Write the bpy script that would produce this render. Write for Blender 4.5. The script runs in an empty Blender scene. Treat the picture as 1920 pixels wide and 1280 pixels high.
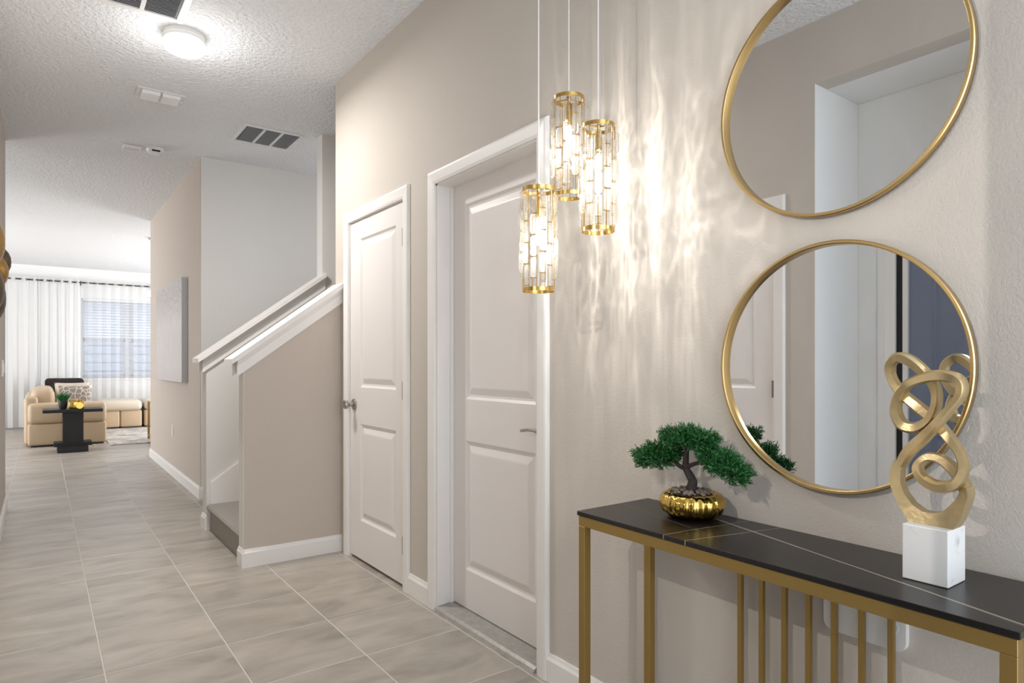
import bpy, bmesh, math, random
from mathutils import Vector, Matrix
random.seed(7)
S = bpy.context.scene
COL = S.collection

# ------------------------------------------------------------------ camera, world, lights, exposure
cam_d = bpy.data.cameras.new('camera')
cam = bpy.data.objects.new('camera', cam_d); COL.objects.link(cam)
cam.location = (0, 0, 1.18)
cam.rotation_euler = (math.radians(90), 0, math.radians(-36.1))
cam_d.sensor_width = 36.0
cam_d.lens = 1212 / 1920 * 36
cam_d.shift_y = 40 / 1920
cam_d.clip_start = 0.02
S.camera = cam

w = bpy.data.worlds.new('daylight'); S.world = w
w.use_nodes = True
bg = w.node_tree.nodes['Background']
bg.inputs[0].default_value = (0.86, 0.93, 1.0, 1)
bg.inputs[1].default_value = 1.5

S.view_settings.view_transform = 'Standard'
S.view_settings.look = 'None'
S.view_settings.exposure = 0.79
S.view_settings.gamma = 1.0
S.view_settings.use_curve_mapping = False
S.cycles.caustics_reflective = False
S.cycles.caustics_refractive = False
S.cycles.max_bounces = 12
S.cycles.transparent_max_bounces = 24
S.cycles.diffuse_bounces = 6
S.cycles.sample_clamp_indirect = 6.0
S.cycles.use_denoising = True

def area_light(name, loc, direction, sx, sy, power, color):
    d = bpy.data.lights.new(name, 'AREA'); d.shape = 'RECTANGLE'; d.size = sx; d.size_y = sy
    d.energy = power; d.color = color
    o = bpy.data.objects.new(name, d); COL.objects.link(o); o.location = loc
    o.rotation_euler = Vector(direction).to_track_quat('-Z', 'Z').to_euler()
    return o
# area lights added as unseen fill: both living room sides, and behind the camera
area_light('living_side_fill', (-3.9, 11.0, 1.5), (1, 0, 0), 5.0, 2.2, 175, (0.97, 0.98, 1.0))
area_light('dining_side_fill', (3.9, 12.0, 1.5), (-1, 0, 0), 4.0, 2.2, 125, (0.97, 0.98, 1.0))
area_light('entry_fill', (0.62, -1.55, 1.6), (0.05, 1, 0), 1.5, 2.2, 17, (0.80, 0.90, 1.0))
area_light('stair_fill', (3.0, 5.6, 2.4), (-1, 0, -0.25), 0.8, 0.8, 3, (0.95, 0.97, 1.0))  # unseen area light inside the alcove, no window modelled there

# ------------------------------------------------------------------ helpers
WL = {}
def wl(o): return WL.get(o.name, Vector((0, 0, 0)))

def empty(name, loc):
    o = bpy.data.objects.new(name, None); COL.objects.link(o); o.empty_display_size = .05
    o.location = loc; WL[o.name] = Vector(loc)
    return o

def tag(o, label=None, cat=None, group=None, kind=None):
    if label: o['label'] = label
    if cat: o['category'] = cat
    if group: o['group'] = group
    if kind: o['kind'] = kind
    return o

def thing(name, loc, label, cat, group=None):
    return tag(empty(name, loc), label, cat, group)

def obj(name, bm, mat, parent=None, smooth=False, kind=None, label=None):
    """bmesh in world coordinates -> one mesh object with its origin at its own middle"""
    bmesh.ops.recalc_face_normals(bm, faces=bm.faces)
    lo = Vector((1e9,) * 3); hi = Vector((-1e9,) * 3)
    for v in bm.verts:
        for i in range(3):
            lo[i] = min(lo[i], v.co[i]); hi[i] = max(hi[i], v.co[i])
    c = (lo + hi) / 2
    for v in bm.verts: v.co -= c
    me = bpy.data.meshes.new(name); bm.to_mesh(me); bm.free()
    me.materials.append(M[mat] if isinstance(mat, str) else mat)
    if smooth:
        for p in me.polygons: p.use_smooth = True
        if smooth != 'all':
            me.set_sharp_from_angle(angle=math.radians(35))
    o = bpy.data.objects.new(name, me); COL.objects.link(o)
    WL[o.name] = c
    if parent is not None:
        o.parent = parent; o.location = c - wl(parent)
    else:
        o.location = c
    if kind: o['kind'] = kind
    if label: o['label'] = label
    return o

def clone(o, loc, parent=None):
    c = o.copy(); COL.objects.link(c)
    WL[c.name] = Vector(loc)
    c.parent = parent
    c.location = Vector(loc) - (wl(parent) if parent is not None else Vector((0, 0, 0)))
    return c

def box(bm, lo, hi, bevel=0, seg=2):
    r = bmesh.ops.create_cube(bm, size=1)
    vs = r['verts']
    for v in vs:
        v.co = Vector([lo[i] + (v.co[i] + .5) * (hi[i] - lo[i]) for i in range(3)])
    if bevel:
        es = list({e for v in vs for e in v.link_edges})
        bmesh.ops.bevel(bm, geom=es, offset=bevel, segments=seg, profile=.5, affect='EDGES')
    return bm

def B(*boxes, bevel=0, seg=2):
    bm = bmesh.new()
    for lo, hi in boxes:
        lo2 = [min(a, b) for a, b in zip(lo, hi)]; hi2 = [max(a, b) for a, b in zip(lo, hi)]
        box(bm, lo2, hi2, bevel, seg)
    return bm

def ring_sweep(bm, pts, profile, closed=False, frame=None):
    """sweep a list of 2D profile points (a, b) along 3D pts; frame(i, tangent) -> (A, B) axes"""
    n = len(pts); rows = []
    for i, p in enumerate(pts):
        if closed: t = (pts[(i + 1) % n] - pts[i - 1]).normalized()
        else: t = (pts[min(i + 1, n - 1)] - pts[max(i - 1, 0)]).normalized()
        A, Bx = frame(i, t)
        pr = profile(i) if callable(profile) else profile
        rows.append([bm.verts.new(p + A * a + Bx * b) for a, b in pr])
    m = len(rows[0])
    for i in range(n if closed else n - 1):
        r0, r1 = rows[i], rows[(i + 1) % n]
        for j in range(m):
            bm.faces.new((r0[j], r0[(j + 1) % m], r1[(j + 1) % m], r1[j]))
    if not closed:
        bm.faces.new(rows[0][::-1]); bm.faces.new(rows[-1])
    return bm

def up_frame(i, t):
    ref = Vector((0, 0, 1)) if abs(t.z) < .9 else Vector((1, 0, 0))
    A = t.cross(ref).normalized(); return A, A.cross(t).normalized()

def circ(r, n=10): return [(r * math.cos(2 * math.pi * k / n), r * math.sin(2 * math.pi * k / n)) for k in range(n)]

def tube(bm, pts, r, n=10, closed=False):
    pts = [Vector(p) for p in pts]
    if callable(r): return ring_sweep(bm, pts, lambda i: circ(r(i), n), closed, up_frame)
    return ring_sweep(bm, pts, circ(r, n), closed, up_frame)

def lathe(bm, c, prof, n=32, axis='Z', radial=None, caps=True):
    """prof: list of (radius, height along axis) ; c is the base point"""
    c = Vector(c); rows = []
    for k, (r, h) in enumerate(prof):
        row = []
        for j in range(n):
            a = 2 * math.pi * j / n
            rr = r * (radial(a, k) if radial else 1)
            u, v = rr * math.cos(a), rr * math.sin(a)
            row.append(bm.verts.new(c + (Vector((u, v, h)) if axis == 'Z' else Vector((h, u, v)) if axis == 'X' else Vector((u, h, v)))))
        rows.append(row)
    for i in range(len(rows) - 1):
        for j in range(n):
            bm.faces.new((rows[i][j], rows[i][(j + 1) % n], rows[i + 1][(j + 1) % n], rows[i + 1][j]))
    if caps and prof[0][0] > 1e-6: bm.faces.new(rows[0][::-1])
    if caps and prof[-1][0] > 1e-6: bm.faces.new(rows[-1])
    bmesh.ops.remove_doubles(bm, verts=bm.verts, dist=1e-6)
    return bm

def prism(bm, poly, f0, f1):
    """poly of 2D points, f0/f1 map (a,b)->Vector for the two end faces"""
    a = [bm.verts.new(f0(*p)) for p in poly]; b = [bm.verts.new(f1(*p)) for p in poly]
    n = len(poly)
    bm.faces.new(a[::-1]); bm.faces.new(b)
    for i in range(n): bm.faces.new((a[i], a[(i + 1) % n], b[(i + 1) % n], b[i]))
    return bm

def catmull(pts, k=6, closed=False):
    P = [Vector(p) for p in pts]; n = len(P); out = []
    for i in range(n if closed else n - 1):
        p0 = P[i - 1] if (closed or i > 0) else P[0] * 2 - P[1]
        p1 = P[i]; p2 = P[(i + 1) % n]
        p3 = P[(i + 2) % n] if (closed or i + 2 < n) else P[-1] * 2 - P[-2]
        for s in range(k):
            t = s / k
            out.append(.5 * (2 * p1 + (p2 - p0) * t + (2 * p0 - 5 * p1 + 4 * p2 - p3) * t * t + (3 * p1 - p0 - 3 * p2 + p3) * t ** 3))
    if not closed: out.append(P[-1])
    return out

# ------------------------------------------------------------------ materials
M = {}
def nodes(name):
    m = bpy.data.materials.new(name); m.use_nodes = True
    nt = m.node_tree; p = nt.nodes['Principled BSDF']; M[name] = m
    return m, nt, p
def N(nt, t, **kw):
    n = nt.nodes.new(t)
    for k, v in kw.items():
        if k.startswith('i_'): n.inputs[k[2:].replace('_', ' ')].default_value = v
        else: setattr(n, k, v)
    return n
def rgb(r, g, b): return tuple(((c / 255) / 12.92 if c / 255 <= .04045 else ((c / 255 + .055) / 1.055) ** 2.4) for c in (r, g, b)) + (1,)

def simple(name, color, rough=.5, metal=0, bump=None, var=None, **kw):
    """bump = (scale, strength, distance) ; var = (scale, amount, stretch xyz)"""
    m, nt, p = nodes(name)
    p.inputs['Base Color'].default_value = color
    p.inputs['Roughness'].default_value = rough; p.inputs['Metallic'].default_value = metal
    for k, v in kw.items(): p.inputs[k.replace('_', ' ')].default_value = v
    tc = N(nt, 'ShaderNodeTexCoord')
    if bump:
        nz = N(nt, 'ShaderNodeTexNoise', i_Scale=bump[0], i_Detail=3.0, i_Roughness=.55)
        nt.links.new(tc.outputs['Object'], nz.inputs['Vector'])
        b = N(nt, 'ShaderNodeBump', i_Strength=bump[1], i_Distance=bump[2])
        nt.links.new(nz.outputs['Fac'], b.inputs['Height']); nt.links.new(b.outputs[0], p.inputs['Normal'])
    if var:
        mp = N(nt, 'ShaderNodeMapping'); mp.inputs['Scale'].default_value = var[2] if len(var) > 2 else (1, 1, 1)
        nz = N(nt, 'ShaderNodeTexNoise', i_Scale=var[0], i_Detail=4.0)
        nt.links.new(tc.outputs['Object'], mp.inputs[0]); nt.links.new(mp.outputs[0], nz.inputs['Vector'])
        mx = N(nt, 'ShaderNodeMix', data_type='RGBA')
        a = var[1]
        mx.inputs['A'].default_value = tuple(c * (1 - a) for c in color[:3]) + (1,)
        mx.inputs['B'].default_value = tuple(min(1, c * (1 + a)) for c in color[:3]) + (1,)
        nt.links.new(nz.outputs['Fac'], mx.inputs['Factor']); nt.links.new(mx.outputs['Result'], p.inputs['Base Color'])
    return m

simple('wall_taupe', rgb(200, 192, 183), .75, bump=(170, .28, .004))
simple('wall_beige', rgb(199, 187, 176), .75, bump=(95, .3, .003))
simple('wall_pale', rgb(222, 220, 217), .75, bump=(95, .3, .003))
simple('wall_white', rgb(232, 232, 231), .7, bump=(95, .3, .003))
simple('ceiling_paint', rgb(236, 238, 241), .85, bump=(48, 1.0, .018))
simple('trim_white', rgb(238, 235, 232), .38)
simple('door_white', rgb(232, 227, 224), .4)
simple('door_slate', rgb(120, 130, 152), .4)
simple('black_rubber', rgb(18, 18, 20), .6)
simple('grout', rgb(204, 199, 191), .85)
simple('carpet', rgb(214, 206, 198), .95, bump=(160, 1.0, .03), var=(120, .35))
simple('nickel', rgb(178, 174, 168), .28, 1.0)
simple('hinge_metal', rgb(150, 148, 144), .35, 1.0)
simple('threshold', rgb(168, 164, 158), .45, .3, var=(40, .3))
simple('gold_frame', rgb(166, 138, 82), .42, .8)
simple('gold_ring', rgb(208, 174, 104), .22, 1.0)
simple('gold_bright', rgb(214, 178, 92), .12, 1.0)
simple('mirror_gold', rgb(204, 174, 120), .28, 1.0)
simple('mirror_glass', (0.86, 0.87, 0.88, 1), .0, 1.0)
simple('champagne', rgb(208, 186, 142), .33, .85, bump=(60, .25, .003), var=(22, .3))
simple('plastic_white', rgb(234, 233, 231), .4)
simple('plastic_grey', rgb(128, 124, 120), .5)
simple('vent_white', rgb(226, 226, 226), .5)
simple('vent_dark', rgb(120, 122, 126), .7)
simple('vent_slat', rgb(190, 192, 195), .5)
simple('leather', rgb(190, 168, 140), .5, bump=(60, .15, .004), var=(5, .06))
simple('leather_pale', rgb(202, 190, 174), .5, bump=(60, .15, .004), var=(5, .06))
simple('throw_dark', rgb(36, 28, 27), .95, bump=(150, .7, .01))
simple('cushion_plain', rgb(196, 184, 168), .9, bump=(200, .3, .003))
simple('table_black', rgb(14, 14, 16), .5)
simple('pot_black', rgb(38, 38, 40), .5)
simple('leaf_green', rgb(38, 110, 52), .5, var=(30, .4))
simple('bonsai_green', rgb(36, 98, 44), .5, var=(70, .65))
simple('bark', rgb(58, 50, 50), .85, bump=(120, .6, .004), var=(50, .3))
simple('pebble', rgb(112, 100, 88), .6, var=(160, .7))
simple('soil', rgb(60, 50, 42), .95, bump=(200, 1, .004))
simple('cord_clear', rgb(225, 223, 220), .3)
simple('bronze', rgb(92, 78, 62), .42, .8, var=(160, .75))
simple('bronze_gold', rgb(164, 126, 66), .36, .85, var=(160, .6))
simple('rod_black', rgb(22, 22, 24), .5)
simple('blind_white', rgb(226, 230, 236), .5)
simple('window_vinyl', rgb(150, 156, 166), .4)
simple('chair_cream', rgb(222, 215, 204), .85)
simple('canvas_edge', rgb(176, 178, 180), .55)
simple('siding_white', rgb(128, 138, 156), .7)

def emit(name, color, strength):
    m = bpy.data.materials.new(name); m.use_nodes = True; nt = m.node_tree; nt.nodes.clear()
    e = nt.nodes.new('ShaderNodeEmission'); e.inputs[0].default_value = color; e.inputs[1].default_value = strength
    o = nt.nodes.new('ShaderNodeOutputMaterial'); nt.links.new(e.outputs[0], o.inputs[0]); M[name] = m
emit('bulb_glow', (1.0, .93, .83, 1), 14)
emit('dome_glow', (1.0, .99, .97, 1), 1.6)
emit('lamp_glow', (1.0, .98, .95, 1), 4)

# floor tile: stone grey-beige with soft streaks running across the hall, each tile shifted by its own random
m, nt, p = nodes('tile')
tc = N(nt, 'ShaderNodeTexCoord'); oi = N(nt, 'ShaderNodeObjectInfo')
sc = N(nt, 'ShaderNodeVectorMath', operation='SCALE'); sc.inputs[0].default_value = (37, 53, 11)
nt.links.new(oi.outputs['Random'], sc.inputs['Scale'])
ad = N(nt, 'ShaderNodeVectorMath', operation='ADD')
nt.links.new(tc.outputs['Object'], ad.inputs[0]); nt.links.new(sc.outputs[0], ad.inputs[1])
mp = N(nt, 'ShaderNodeMapping'); mp.inputs['Scale'].default_value = (1.3, 3.2, 1); mp.inputs['Rotation'].default_value = (0, 0, .05)
nt.links.new(ad.outputs[0], mp.inputs[0])
nz = N(nt, 'ShaderNodeTexNoise', i_Scale=2.2, i_Detail=8.0, i_Roughness=.58, i_Distortion=.6)
nt.links.new(mp.outputs[0], nz.inputs['Vector'])
cr = N(nt, 'ShaderNodeValToRGB')
e = cr.color_ramp.elements
e[0].position = .28; e[0].color = rgb(144, 137, 128)
e[1].position = .74; e[1].color = rgb(186, 178, 167)
k = e.new(.5); k.color = rgb(168, 160, 150)
nt.links.new(nz.outputs['Fac'], cr.inputs[0])
hv = N(nt, 'ShaderNodeHueSaturation')
mr = N(nt, 'ShaderNodeMapRange'); mr.inputs['To Min'].default_value = .94; mr.inputs['To Max'].default_value = 1.05
nt.links.new(oi.outputs['Random'], mr.inputs['Value']); nt.links.new(mr.outputs[0], hv.inputs['Value'])
nt.links.new(cr.outputs[0], hv.inputs['Color']); nt.links.new(hv.outputs[0], p.inputs['Base Color'])
p.inputs['Roughness'].default_value = .36

# black sintered stone top with pale veins (lines in metres on the slab)
m, nt, p = nodes('black_stone')
ge = N(nt, 'ShaderNodeNewGeometry'); sx = N(nt, 'ShaderNodeSeparateXYZ')
nzv = N(nt, 'ShaderNodeTexNoise', i_Scale=9.0, i_Detail=2.0)
nt.links.new(ge.outputs['Position'], nzv.inputs['Vector'])
wob = N(nt, 'ShaderNodeMath', operation='MULTIPLY_ADD'); wob.inputs[1].default_value = .008; wob.inputs[2].default_value = -.004
nt.links.new(nzv.outputs['Fac'], wob.inputs[0])
nt.links.new(ge.outputs['Position'], sx.inputs[0])
def vein(ax, ay, bx, by, width, amt, prev):
    L = math.hypot(bx - ax, by - ay); nx, ny = -(by - ay) / L, (bx - ax) / L
    a = N(nt, 'ShaderNodeMath', operation='MULTIPLY'); a.inputs[1].default_value = nx; nt.links.new(sx.outputs[0], a.inputs[0])
    b = N(nt, 'ShaderNodeMath', operation='MULTIPLY_ADD'); b.inputs[1].default_value = ny; nt.links.new(sx.outputs[1], b.inputs[0]); nt.links.new(a.outputs[0], b.inputs[2])
    c = N(nt, 'ShaderNodeMath', operation='SUBTRACT'); nt.links.new(b.outputs[0], c.inputs[0]); c.inputs[1].default_value = nx * ax + ny * ay
    c2 = N(nt, 'ShaderNodeMath', operation='ADD'); nt.links.new(c.outputs[0], c2.inputs[0]); nt.links.new(wob.outputs[0], c2.inputs[1])
    d = N(nt, 'ShaderNodeMath', operation='ABSOLUTE'); nt.links.new(c2.outputs[0], d.inputs[0])
    r = N(nt, 'ShaderNodeMapRange'); r.inputs['From Max'].default_value = width; r.inputs['To Min'].default_value = amt; r.inputs['To Max'].default_value = 0
    nt.links.new(d.outputs[0], r.inputs['Value'])
    if prev is None: return r.outputs[0]
    mxm = N(nt, 'ShaderNodeMath', operation='MAXIMUM'); nt.links.new(prev, mxm.inputs[0]); nt.links.new(r.outputs[0], mxm.inputs[1])
    return mxm.outputs[0]
v = vein(1.455, 1.076, 1.267, .362, .0022, 1.0, None)
v = vein(1.462, 1.076, 1.262, .362, .0016, .45, v)
v = vein(1.232, .981, 1.538, .911, .0016, .8, v)
v = vein(1.227, 1.049, 1.534, 1.004, .0015, .6, v)
v0_ = vein(1.385, 1.327, 1.321, 1.037, .0013, .32, None)
gt = N(nt, 'ShaderNodeMath', operation='GREATER_THAN'); gt.inputs[1].default_value = 1.0; nt.links.new(sx.outputs[1], gt.inputs[0])
mg = N(nt, 'ShaderNodeMath', operation='MULTIPLY'); nt.links.new(gt.outputs[0], mg.inputs[0]); nt.links.new(v0_, mg.inputs[1])
mg2 = N(nt, 'ShaderNodeMath', operation='MAXIMUM'); nt.links.new(v, mg2.inputs[0]); nt.links.new(mg.outputs[0], mg2.inputs[1]); v = mg2.outputs[0]
mx = N(nt, 'ShaderNodeMix', data_type='RGBA'); mx.inputs['A'].default_value = rgb(20, 17, 17); mx.inputs['B'].default_value = rgb(206, 194, 172)
nt.links.new(v, mx.inputs['Factor']); nt.links.new(mx.outputs['Result'], p.inputs['Base Color'])
p.inputs['Roughness'].default_value = .3

# white marble
m, nt, p = nodes('marble')
tc = N(nt, 'ShaderNodeTexCoord'); nz = N(nt, 'ShaderNodeTexNoise', i_Scale=14.0, i_Detail=6.0, i_Distortion=1.6)
nt.links.new(tc.outputs['Object'], nz.inputs['Vector'])
cr = N(nt, 'ShaderNodeValToRGB'); e = cr.color_ramp.elements
e[0].position = .28; e[0].color = rgb(186, 186, 190); e[1].position = .42; e[1].color = rgb(228, 227, 226)
nt.links.new(nz.outputs['Fac'], cr.inputs[0]); nt.links.new(cr.outputs[0], p.inputs['Base Color']); p.inputs['Roughness'].default_value = .4

# crystal: clear glass, part straight-through, part mirror-like facets
m = bpy.data.materials.new('crystal'); m.use_nodes = True; nt = m.node_tree; nt.nodes.clear(); M['crystal'] = m
out = N(nt, 'ShaderNodeOutputMaterial'); gl = N(nt, 'ShaderNodeBsdfGlass', i_IOR=1.5, i_Roughness=.0)
tr = N(nt, 'ShaderNodeBsdfTransparent'); tr.inputs[0].default_value = (.97, .97, .96, 1)
mx1 = N(nt, 'ShaderNodeMixShader'); mx1.inputs[0].default_value = .62
nt.links.new(gl.outputs[0], mx1.inputs[1]); nt.links.new(tr.outputs[0], mx1.inputs[2])
tlc = N(nt, 'ShaderNodeBsdfTranslucent'); tlc.inputs[0].default_value = (1, 1, 1, 1)
mx2 = N(nt, 'ShaderNodeMixShader'); mx2.inputs[0].default_value = .03
nt.links.new(mx1.outputs[0], mx2.inputs[1]); nt.links.new(tlc.outputs[0], mx2.inputs[2])
nt.links.new(mx2.outputs[0], out.inputs[0])

# sheer curtain
def sheer(name, transp):
    m = bpy.data.materials.new(name); m.use_nodes = True; nt = m.node_tree; nt.nodes.clear(); M[name] = m
    out = N(nt, 'ShaderNodeOutputMaterial')
    df = N(nt, 'ShaderNodeBsdfDiffuse'); df.inputs[0].default_value = (.9, .9, .9, 1)
    tl = N(nt, 'ShaderNodeBsdfTranslucent'); tl.inputs[0].default_value = (.9, .9, .9, 1)
    tr = N(nt, 'ShaderNodeBsdfTransparent')
    a = N(nt, 'ShaderNodeMixShader'); a.inputs[0].default_value = .45
    b = N(nt, 'ShaderNodeMixShader'); b.inputs[0].default_value = transp
    nt.links.new(df.outputs[0], a.inputs[1]); nt.links.new(tl.outputs[0], a.inputs[2])
    nt.links.new(a.outputs[0], b.inputs[1]); nt.links.new(tr.outputs[0], b.inputs[2]); nt.links.new(b.outputs[0], out.inputs[0])
sheer('sheer', .5); sheer('drape', .03)

# window pane
m = bpy.data.materials.new('pane'); m.use_nodes = True; nt = m.node_tree; nt.nodes.clear(); M['pane'] = m
out = N(nt, 'ShaderNodeOutputMaterial'); g = N(nt, 'ShaderNodeBsdfGlossy'); g.inputs['Roughness'].default_value = 0.02
tr = N(nt, 'ShaderNodeBsdfTransparent'); a = N(nt, 'ShaderNodeMixShader'); a.inputs[0].default_value = .06
nt.links.new(tr.outputs[0], a.inputs[1]); nt.links.new(g.outputs[0], a.inputs[2]); nt.links.new(a.outputs[0], out.inputs[0])

# rug
m, nt, p = nodes('rug')
tc = N(nt, 'ShaderNodeTexCoord'); mp = N(nt, 'ShaderNodeMapping'); mp.inputs['Scale'].default_value = (2.2, 5, 1)
nz = N(nt, 'ShaderNodeTexNoise', i_Scale=2.2, i_Detail=8.0, i_Roughness=.7, i_Distortion=.8)
nt.links.new(tc.outputs['Object'], mp.inputs[0]); nt.links.new(mp.outputs[0], nz.inputs['Vector'])
cr = N(nt, 'ShaderNodeValToRGB'); e = cr.color_ramp.elements
e[0].position = .36; e[0].color = rgb(110, 108, 108); e[1].position = .62; e[1].color = rgb(214, 208, 200)
nt.links.new(nz.outputs['Fac'], cr.inputs[0]); nt.links.new(cr.outputs[0], p.inputs['Base Color']); p.inputs['Roughness'].default_value = .95

# patterned pillow : lattice
m, nt, p = nodes('pillow_lattice')
tc = N(nt, 'ShaderNodeTexCoord'); vo = N(nt, 'ShaderNodeTexVoronoi', feature='DISTANCE_TO_EDGE', i_Scale=13.0)
nt.links.new(tc.outputs['Object'], vo.inputs['Vector'])
cr = N(nt, 'ShaderNodeValToRGB'); e = cr.color_ramp.elements
e[0].position = .04; e[0].color = rgb(205, 198, 188); e[1].position = .07; e[1].color = rgb(140, 130, 122)
nt.links.new(vo.outputs['Distance'], cr.inputs[0]); nt.links.new(cr.outputs[0], p.inputs['Base Color']); p.inputs['Roughness'].default_value = .9

# abstract painting: silver grey, glittering streaks towards the top edge
m, nt, p = nodes('painting')
tc = N(nt, 'ShaderNodeTexCoord'); mp = N(nt, 'ShaderNodeMapping'); mp.inputs['Scale'].default_value = (1, 30, 3)
nz = N(nt, 'ShaderNodeTexNoise', i_Scale=1.5, i_Detail=4.0)
nt.links.new(tc.outputs['Object'], mp.inputs[0]); nt.links.new(mp.outputs[0], nz.inputs['Vector'])
mp2 = N(nt, 'ShaderNodeMapping'); mp2.inputs['Scale'].default_value = (1, 60, 14)
nz2 = N(nt, 'ShaderNodeTexNoise', i_Scale=1.6, i_Detail=5.0, i_Roughness=.75)
nt.links.new(tc.outputs['Object'], mp2.inputs[0]); nt.links.new(mp2.outputs[0], nz2.inputs['Vector'])
sp = N(nt, 'ShaderNodeSeparateXYZ'); nt.links.new(tc.outputs['Object'], sp.inputs[0])
cr = N(nt, 'ShaderNodeValToRGB'); e = cr.color_ramp.elements
e[0].position = .3; e[0].color = rgb(188, 180, 178); e[1].position = .7; e[1].color = rgb(212, 206, 204)
nt.links.new(nz.outputs['Fac'], cr.inputs[0])
c2 = N(nt, 'ShaderNodeValToRGB'); e = c2.color_ramp.elements
e[0].position = .42; e[0].color = rgb(128, 116, 112); e[1].position = .6; e[1].color = rgb(222, 218, 216)
nt.links.new(nz2.outputs['Fac'], c2.inputs[0])
mr = N(nt, 'ShaderNodeMapRange'); mr.inputs['From Min'].default_value = .08; mr.inputs['From Max'].default_value = .36
nt.links.new(sp.outputs['Z'], mr.inputs['Value'])
mx = N(nt, 'ShaderNodeMix', data_type='RGBA'); nt.links.new(mr.outputs[0], mx.inputs['Factor'])
nt.links.new(cr.outputs[0], mx.inputs['A']); nt.links.new(c2.outputs[0], mx.inputs['B'])
nt.links.new(mx.outputs['Result'], p.inputs['Base Color']); p.inputs['Roughness'].default_value = .4; p.inputs['Metallic'].default_value = .2

# ------------------------------------------------------------------ setting: floor
CH = 2.97
W = 1.53
floor = obj('floor', B(((-4.2, -1.6, -.12), (4.2, 15.0, -.0012))), 'grout', kind='structure')
TX0, TX, TY0, TY, G = .197, .434, 2.896, .437, .005
tile_src = None
def tile_bm(cx, cy):
    return B(((cx - TX / 2 + G / 2, cy - TY / 2 + G / 2, -.012), (cx + TX / 2 - G / 2, cy + TY / 2 - G / 2, 0)), bevel=.0015, seg=1)
far_tiles = bmesh.new()
for ix in range(-9, 9):
    for iy in range(-10, 28):
        cx = TX0 + (ix + .5) * TX; cy = TY0 + (iy + .5) * TY
        hall = -.7 < cx < 1.75 and cy < 9.6 and not (cx < -.25 and cy > 1.9 and cy < 6.4)
        if hall:
            if tile_src is None:
                tile_src = obj('tile', tile_bm(cx, cy), 'tile', floor)
            else:
                clone(tile_src, (cx, cy, WL['tile'].z), floor)
        elif cy > 5.0 and abs(cx) < 4 and not (cx > 1.2 and cy < 9.2):
            box(far_tiles, (cx - TX / 2 + G / 2, cy - TY / 2 + G / 2, -.012), (cx + TX / 2 - G / 2, cy + TY / 2 - G / 2, 0))
obj('tile_field', far_tiles, 'tile', floor, kind='stuff')

# ------------------------------------------------------------------ setting: ceiling and walls
obj('ceiling', B(((-4.2, -1.6, CH), (4.2, 15.0, CH + .1))), 'ceiling_paint', kind='structure')
D1 = (3.049, 3.790); D2 = (1.925, 2.713); DH = 2.03
X2 = W + .17
obj('wall_right', B(((W, -1.6, 0), (X2, D2[0], CH)), ((W, D2[0], DH + .01), (X2, D2[1], CH)), ((W, D2[1], 0), (X2, D1[0], CH)),
                    ((W, D1[0], DH + .01), (X2, D1[1], CH)), ((W, D1[1], 0), (X2, 4.02, CH))), 'wall_taupe', kind='structure')
obj('wall_stair_near', B(((X2, 3.92, 0), (3.2, 4.02, CH))), 'wall_pale', kind='structure')
obj('wall_stair_far', B(((1.78, 4.96, 0), (3.2, 5.08, CH))), 'wall_pale', kind='structure')
obj('wall_stair_end', B(((3.2, 3.92, 0), (3.3, 6.25, CH))), 'wall_pale', kind='structure')
obj('wall_alcove', B(((1.125, 6.13, 0), (3.2, 6.16, CH))), 'wall_pale', kind='structure')
obj('wall_hall_right', B(((1.12, 6.135, 0), (1.24, 9.28, CH))), 'wall_beige', kind='structure')
obj('wall_dining', B(((1.24, 9.18, 0), (4.2, 9.28, CH))), 'wall_beige', kind='structure')
D3 = (2.03, 2.79)
obj('wall_left', B(((-.35, -1.6, 0), (-.23, .74, CH)), ((-.35, .74, 2.64), (-.23, 1.80, CH)), ((-.35, 1.80, 0), (-.23, D3[0] - .008, CH)),
                   ((-.35, D3[0] - .008, DH + .01), (-.23, D3[1] + .008, CH)), ((-.35, D3[1] + .008, 0), (-.23, 6.61, CH))), 'wall_taupe', kind='structure')
FD = (.84, 1.60)
obj('wall_nook', B(((-.81, 1.801, 0), (-.232, 1.92, 2.64)), ((-.81, .62, 0), (-.352, .739, 2.64)), ((-.81, .74, 0), (-.69, FD[0], 2.64)), ((-.81, FD[1], 0), (-.69, 1.80, 2.64)),
                   ((-.81, FD[0], 2.06), (-.69, FD[1], 2.64)), ((-.81, .62, 2.641), (-.351, 1.92, 2.74)), ((-.352, 1.799, 0), (-.2295, 1.8015, 2.64))), 'wall_white', kind='structure')
obj('wall_living_left', B(((-4.2, 6.51, 0), (-.35, 6.61, CH)), ((-4.2, 6.61, 0), (-4.1, 15.0, CH))), 'wall_white', kind='structure')
obj('wall_living_right', B(((4.1, 9.28, 0), (4.2, 15.0, CH))), 'wall_white', kind='structure')
WX = (.62, 2.50); WZ = (.88, 2.41); BY = 14.75
obj('wall_back', B(((-4.1, BY, 0), (WX[0], BY + .12, CH)), ((WX[1], BY, 0), (4.1, BY + .12, CH)), ((WX[0], BY, 0), (WX[1], BY + .12, WZ[0])), ((WX[0], BY, WZ[1]), (WX[1], BY + .12, CH))), 'wall_white', kind='structure')

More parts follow.
